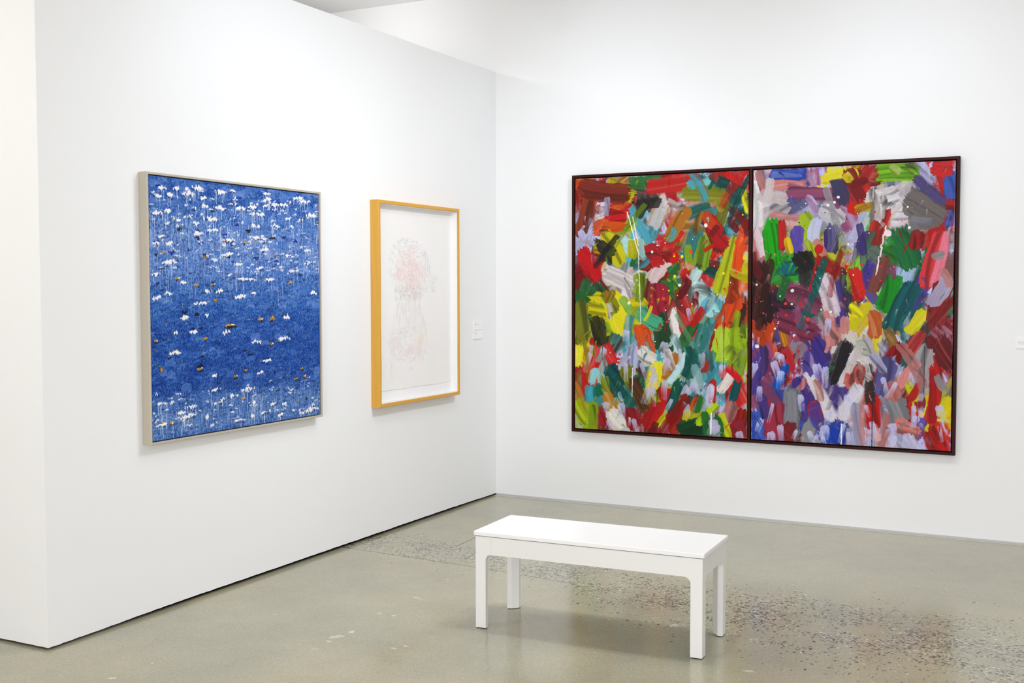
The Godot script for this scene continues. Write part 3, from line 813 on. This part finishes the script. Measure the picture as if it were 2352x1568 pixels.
func build_room():
	M.wall = paint(Color(0.935, 0.937, 0.937), 0.75, 0.3)
	M.ceiling = paint(Color(0.955, 0.95, 0.94), 0.9, 0.2)
	M.black = paint(Color(0.035, 0.033, 0.03), 0.8, 0.3)
	M.mount = paint(Color(0.955, 0.95, 0.945), 0.8, 0.2)
	M.base_grey = paint(Color(0.78, 0.775, 0.755), 0.45, 0.5)
	M.base_pale = paint(Color(0.76, 0.755, 0.73), 0.4, 0.5)
	var ft = floor_textures()
	M.floor = paint(Color(1, 1, 1), 0.5, 0.5)
	M.floor.albedo_texture = ft[0]
	M.floor.roughness = 0.36
	M.floor.roughness_texture = ft[1]
	M.floor.roughness_texture_channel = BaseMaterial3D.TEXTURE_CHANNEL_RED
	# floor
	var lo := Vector3(-5, 0, -0.25); var hi := Vector3(9, 0, 11.25)
	var st := st_new()
	var uv := func(x: float, z: float): return Vector2((x - FLOOR_X) / FLOOR_TILE, (z - FLOOR_Z) / FLOOR_TILE)
	quad(st, Vector3(lo.x, 0, hi.z), Vector3(hi.x, 0, hi.z), Vector3(hi.x, 0, lo.z), Vector3(lo.x, 0, lo.z), uv.call(lo.x, hi.z), uv.call(hi.x, hi.z), uv.call(hi.x, lo.z), uv.call(lo.x, lo.z))
	quad(st, Vector3(lo.x, -0.2, lo.z), Vector3(hi.x, -0.2, lo.z), Vector3(hi.x, -0.2, hi.z), Vector3(lo.x, -0.2, hi.z))
	quad(st, Vector3(lo.x, -0.2, hi.z), Vector3(hi.x, -0.2, hi.z), Vector3(hi.x, 0, hi.z), Vector3(lo.x, 0, hi.z))
	quad(st, Vector3(hi.x, -0.2, lo.z), Vector3(lo.x, -0.2, lo.z), Vector3(lo.x, 0, lo.z), Vector3(hi.x, 0, lo.z))
	quad(st, Vector3(lo.x, -0.2, lo.z), Vector3(lo.x, -0.2, hi.z), Vector3(lo.x, 0, hi.z), Vector3(lo.x, 0, lo.z))
	quad(st, Vector3(hi.x, -0.2, hi.z), Vector3(hi.x, -0.2, lo.z), Vector3(hi.x, 0, lo.z), Vector3(hi.x, 0, hi.z))
	structure("floor", done(st), M.floor)
	structure("ceiling", box_mesh(Vector3(-5, CEILING_Y, -0.25), Vector3(9, CEILING_Y + 0.2, 11.25)), M.ceiling)
	structure("wall_back", box_mesh(Vector3(-5, 0.0128, -0.25), Vector3(9, CEILING_Y, 0)), M.wall)
	structure("wall_front", box_mesh(Vector3(-5, 0, 11), Vector3(9, CEILING_Y, 11.25)), M.wall)
	structure("wall_right", box_mesh(Vector3(8.75, 0, 0), Vector3(9, CEILING_Y, 11)), M.wall)
	structure("wall_left", box_mesh(Vector3(-5, 0, 0), Vector3(-4.75, CEILING_Y, 11)), M.wall)
	# the partition stands clear of the floor on a dark recessed plinth; its lower edge is slightly ragged
	var w := st_new()
	var depth := 1.9
	var bev := 0.004
	box(w, Vector3(-depth, 0.03, 0.001), Vector3(0, PART_H, PART_Z))
	var rag := FastNoiseLite.new()
	rag.seed = 2
	rag.frequency = 2.2
	rag.fractal_octaves = 3
	var steps := 150
	for k in steps:
		var z0 := 0.001 + (PART_Z - 0.001) * k / steps
		var z1 := 0.001 + (PART_Z - 0.001) * (k + 1) / steps
		var y0 := 0.0195 - 0.0085 * smoothstep(3.2, 4.1, z0) - 0.006 * smoothstep(0.8, 0.0, z0) + 0.0022 * rag.get_noise_1d(z0 * 9.0)
		var y1 := 0.0195 - 0.0085 * smoothstep(3.2, 4.1, z1) - 0.006 * smoothstep(0.8, 0.0, z1) + 0.0022 * rag.get_noise_1d(z1 * 9.0)
		quad(w, Vector3(0, y1, z1), Vector3(0, y1, z1) + Vector3(0, 0, z0 - z1) + Vector3(0, y0 - y1, 0), Vector3(0, 0.03, z0), Vector3(0, 0.03, z1))
		quad(w, Vector3(-0.014, y0, z0), Vector3(0, y0, z0), Vector3(0, y1, z1), Vector3(-0.014, y1, z1))
	for k in 60:
		var x0 := -depth + depth * k / 60.0
		var x1 := -depth + depth * (k + 1) / 60.0
		var y0 := 0.011 + 0.0018 * rag.get_noise_1d(x0 * 9.0 + 50.0)
		var y1 := 0.011 + 0.0018 * rag.get_noise_1d(x1 * 9.0 + 50.0)
		quad(w, Vector3(x0, y0, PART_Z), Vector3(x1, y1, PART_Z), Vector3(x1, 0.03, PART_Z), Vector3(x0, 0.03, PART_Z))
		quad(w, Vector3(x0, y0, PART_Z - 0.014), Vector3(x1, y1, PART_Z - 0.014), Vector3(x1, y1, PART_Z), Vector3(x0, y0, PART_Z))
	var part := structure("wall_partition", done(w), M.wall)
	put("plinth", box_mesh(Vector3(-depth + 0.03, 0, 0.001), Vector3(-0.03, 0.03, PART_Z - 0.03)), M.black, part)
	# the back wall ends in a narrow grey strip
	structure("baseboard_back", box_mesh(Vector3(0.001, 0, -0.02), Vector3(8.75, 0.0125, 0.004)), M.base_grey)
	structure("trim_1", box_mesh(Vector3(0.001, 0, 0.012), Vector3(8.75, 0.003, 0.034)), M.base_pale)

# ---- bench

func build_bench():
	M.bench = paint(Color(0.915, 0.912, 0.905), 0.38, 0.5)  # same white paint as the seat, darkened to shade the front and legs
	M.bench_top = paint(Color(0.955, 0.955, 0.952), 0.3, 0.5)  # lit tone of the same paint, for the top only
	M.rubber = paint(Color(0.05, 0.05, 0.05), 0.7)
	var o := base("bench", Vector3(2.008, 0, 2.752), 0.0405)
	tag(o, "low white wooden bench with rounded leg corners on the polished concrete floor", "bench")
	var hx := 0.534; var hz := 0.196        # outside of the legs
	var H := 0.45; var slab := 0.0185
	var tx := hx + 0.0075; var tz := hz + 0.0075
	# seat slab with eased edges
	var rings := []
	for k in [[0.0, 0.0015], [0.0015, 0.0], [slab - 0.0018, 0.0], [slab - 0.0005, 0.0006], [slab, 0.0018]]:
		rings.append(rounded(-tx + k[1], -tz + k[1], tx - k[1], tz - k[1], 0.010, H - slab + k[0]))
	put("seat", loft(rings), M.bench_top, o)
	var top := H - slab - 0.004
	var ap := 0.082                          # height of the apron
	var low := top - ap
	var t := 0.024                           # thickness of the boards
	var lw := 0.052                          # width of a leg
	var seam := 0.082
	# shadow gap between slab and apron
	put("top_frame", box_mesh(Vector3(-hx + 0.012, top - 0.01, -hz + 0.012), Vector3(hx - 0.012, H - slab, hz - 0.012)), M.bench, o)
	for s in [-1, 1]:
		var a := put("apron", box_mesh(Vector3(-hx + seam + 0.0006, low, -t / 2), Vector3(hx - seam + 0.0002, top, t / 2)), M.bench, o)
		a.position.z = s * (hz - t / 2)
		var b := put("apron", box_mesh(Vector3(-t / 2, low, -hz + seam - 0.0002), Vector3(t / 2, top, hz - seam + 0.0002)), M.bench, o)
		b.position.x = s * (hx - t / 2)
	# legs: an L of two boards with a bevelled inner corner, flaring into the apron through a quarter round
	for sx in [-1, 1]:
		for sz in [-1, 1]:
			var lr := []
			var levels := [0.0035, 0.005]
			var fl := seam - lw
			for k in 9: levels.append(low - fl + fl * sin(PI / 2 * k / 8.0))
			levels.append(top)
			for y in levels:
				var q := clampf((y - (low - fl)) / fl, 0.0, 1.0)
				var ex: float = lw + fl * (1.0 - sqrt(maxf(0.0, 1.0 - q * q)))
				var r := 0.004 if y > 0.0045 else 0.0055
				var i := 0.0 if y > 0.0045 else 0.0015
				# outline in the leg's own quarter: (0,0) is the outside corner, axes run inwards
				var pts := []
				for k in 5:
					var g := PI / 2 * k / 4.0
					pts.append(Vector2(i + r * (1 - sin(g)), i + r * (1 - cos(g))))
				var cf := 0.002 if sx < 0 else 0.0002
				pts.append_array([Vector2(i, ex - 0.0002), Vector2(i + 0.0002, ex), Vector2(t, ex), Vector2(ex, t), Vector2(ex, i + cf), Vector2(ex - cf, i)])
				var ring := PackedVector3Array()
				for p in pts: ring.append(Vector3(sx * (hx - p.x), y, sz * (hz - p.y)))
				if sx * sz > 0: ring.reverse()
				lr.append(ring)
			var mesh := loft(lr)
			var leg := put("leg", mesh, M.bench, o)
			var f := [Vector2(0.004, 0.004), Vector2(0.004, lw - 0.004), Vector2(t - 0.002, lw - 0.004), Vector2(lw - 0.004, t - 0.002), Vector2(lw - 0.004, 0.004)]
			var r0 := PackedVector3Array(); var r1 := PackedVector3Array()
			for p in f:
				r0.append(Vector3(sx * (hx - p.x), 0.0, sz * (hz - p.y)))
				r1.append(Vector3(sx * (hx - p.x), 0.0035, sz * (hz - p.y)))
			if sx * sz > 0:
				r0.reverse()
				r1.reverse()
			tag(put("foot_pad", loft([r0, r1]), M.rubber, leg), "dark foot pad")

# ---- framed works on the partition (they face +x) and on the back wall

func build_blue():
	var z0 := 3.5363; var z1 := 2.2056; var y0 := 0.8235; var y1 := 2.1067
	var w := z0 - z1; var h := y1 - y0; var d := 0.0527
	var o := base("painting", Vector3(0, y0, (z0 + z1) / 2), PI / 2)
	tag(o, "square blue painting with white dabs in a thin pale taupe frame on the partition wall", "painting")
	M.taupe = paint(Color(0.735, 0.70, 0.635), 0.45, 0.5)
	frame(o, w, h, d, 0.011, M.taupe)
	var s := blue_panel()
	M.blue = paint(Color(1, 1, 1), 0.55, 0.3)
	M.blue.albedo_texture = s.color_texture()
	M.blue.heightmap_enabled = true
	M.blue.heightmap_texture = s.lift_texture()
	M.blue.heightmap_scale = 0.35
	var g := 0.0155
	tag(canvas_block("canvas", o, -w / 2 + g, g, w / 2 - g, h - g, 0.009, d - 0.006, M.blue), "thickly painted blue canvas")

func build_drawing():
	var z0 := 1.6396; var z1 := 0.6467; var y0 := 0.8179; var y1 := 2.1044
	var w := z0 - z1; var h := y1 - y0; var d := 0.0627
	var o := base("framed_drawing", Vector3(0, y0, (z0 + z1) / 2), PI / 2)
	tag(o, "pale pencil and pink crayon drawing under glass in a golden wooden box frame", "drawing")
	M.oak = paint(Color(1, 1, 1), 0.45, 0.5)
	M.oak.albedo_texture = oak_texture()
	M.oak.uv1_scale = Vector3(1.0, 9.0, 1.0)
	var face := 0.0215
	frame(o, w, h, d, face, M.oak, 1.0)
	# white fillets line the inside of the box
	var fs := PackedVector2Array([Vector2(0, 0.009), Vector2(0, d - 0.008), Vector2(0.004, d - 0.008), Vector2(0.004, 0.009)])
	var iw := w - 2 * face; var ih := h - 2 * face
	for r in [[iw, Vector3(0, face, 0), 0.0], [iw, Vector3(0, h - face, 0), PI], [ih, Vector3(-iw / 2, h / 2, 0), -PI / 2], [ih, Vector3(iw / 2, h / 2, 0), PI / 2]]:
		var f := put("fillet", rail_mesh(r[0], fs), M.mount, o)
		f.position = r[1]
		f.rotation.z = r[2]
	var s := drawing_panel()
	M.paper = paint(Color(1, 1, 1), 0.8, 0.2)
	M.paper.albedo_texture = s.color_texture()
	# the sheet floats on the mount and waves a little at its lower edge
	var st := st_new()
	var px0 := -w / 2 + 0.095; var px1 := w / 2 - 0.055
	var py0 := 0.092; var py1 := h - 0.065
	var n := 24
	var at := func(i: int, k: int): return Vector3(lerpf(px0, px1, i / float(n)) + 0.004 * sin(k * 0.5), lerpf(py0, py1, k / float(n)) + 0.002 * sin(i * 0.6), 0.0102 + 0.0018 * pow(1.0 - k / float(n), 4.0) * (0.6 + 0.4 * sin(i * 0.55)) + 0.0004 * pow(absf(i / float(n) * 2 - 1), 3.0))
	for i in n:
		for k in n:
			quad(st, at.call(i, k), at.call(i + 1, k), at.call(i + 1, k + 1), at.call(i, k + 1), Vector2(float(i) / n, 1 - float(k) / n), Vector2(float(i + 1) / n, 1 - float(k) / n), Vector2(float(i + 1) / n, 1 - float(k + 1) / n), Vector2(float(i) / n, 1 - float(k + 1) / n))
			quad(st, at.call(i + 1, k) - Vector3(0, 0, 0.0004), at.call(i, k) - Vector3(0, 0, 0.0004), at.call(i, k + 1) - Vector3(0, 0, 0.0004), at.call(i + 1, k + 1) - Vector3(0, 0, 0.0004))
	tag(put("paper", done(st), M.paper, o), "white paper with a faint pink and grey drawing")
	M.glass = paint(Color(1, 1, 1, 0.03), 0.02, 0.15)
	M.glass.transparency = BaseMaterial3D.TRANSPARENCY_ALPHA
	put("glass_pane", box_mesh(Vector3(-iw / 2 + 0.0045, face + 0.0045, d - 0.0075), Vector3(iw / 2 - 0.0045, h - face - 0.0045, d - 0.0055)), M.glass, o)

func build_diptych():
	var x0 := 0.6444; var x1 := 3.2349; var y0 := 0.5233; var y1 := 2.3594; var d := 0.05
	var w := x1 - x0; var h := y1 - y0
	var o := base("painting", Vector3((x0 + x1) / 2, y0, 0), 0.0)
	tag(o, "large two-panel painting of many-coloured brushstrokes in a dark brown frame on the back wall", "painting")
	M.dark_wood = paint(Color(0.20, 0.075, 0.06), 0.5, 0.27)
	var face := 0.0175
	frame(o, w, h, d, face, M.dark_wood)
	var mid := 1.9431 - (x0 + x1) / 2
	put("divider", box_mesh(Vector3(mid - 0.009, face, 0.009), Vector3(mid + 0.009, h - face, d)), M.dark_wood, o)
	var g := 0.0245
	var k := 0
	for e in [[-w / 2 + g, mid - 0.015, "canvas panel in reds, yellows and greens"], [mid + 0.015, w / 2 - g, "canvas panel in lavender, reds and blues"]]:
		var s: Sheet = warm_panel() if k == 0 else cool_panel()
		var m := paint(Color(0.94, 0.94, 0.94), 0.5, 0.3)
		m.albedo_texture = s.color_texture()
		m.heightmap_enabled = true
		m.heightmap_texture = s.lift_texture()
		m.heightmap_scale = 0.12
		tag(canvas_block("canvas", o, e[0], g, e[1], h - g, 0.009, d - 0.006, m), e[2])
		k += 1

func build_cards():
	var defs := [
		["small white caption card on the partition wall, the upper of two", Vector3(0, 1.2545, 0.283), PI / 2, [[26, 34, 60], [26, 44, 150], [26, 54, 60]]],
		["small white caption card on the partition wall, the lower of two", Vector3(0, 1.1885, 0.283), PI / 2, [[34, 30, 40], [26, 40, 50], [26, 50, 60]]],
		["small white caption card on the back wall right of the big painting", Vector3(3.632, 1.1915, 0), 0.0, [[26, 40, 70], [26, 50, 170], [26, 60, 160], [30, 70, 150]]]]
	for c in defs:
		var o := base("wall_label", c[1], c[2])
		tag(o, c[0], "wall label", "")
		put("card", box_mesh(Vector3(-0.0685, 0, 0.0005), Vector3(0.0685, 0.0645, 0.0055)), M.mount, o)
		var m := paint(Color(1, 1, 1), 0.6, 0.3)
		m.albedo_texture = card_texture(c[3])
		var st := st_new()
		quad(st, Vector3(-0.068, 0.0005, 0.0057), Vector3(0.068, 0.0005, 0.0057), Vector3(0.068, 0.064, 0.0057), Vector3(-0.068, 0.064, 0.0057))
		put("printed_sheet", done(st), m, o)
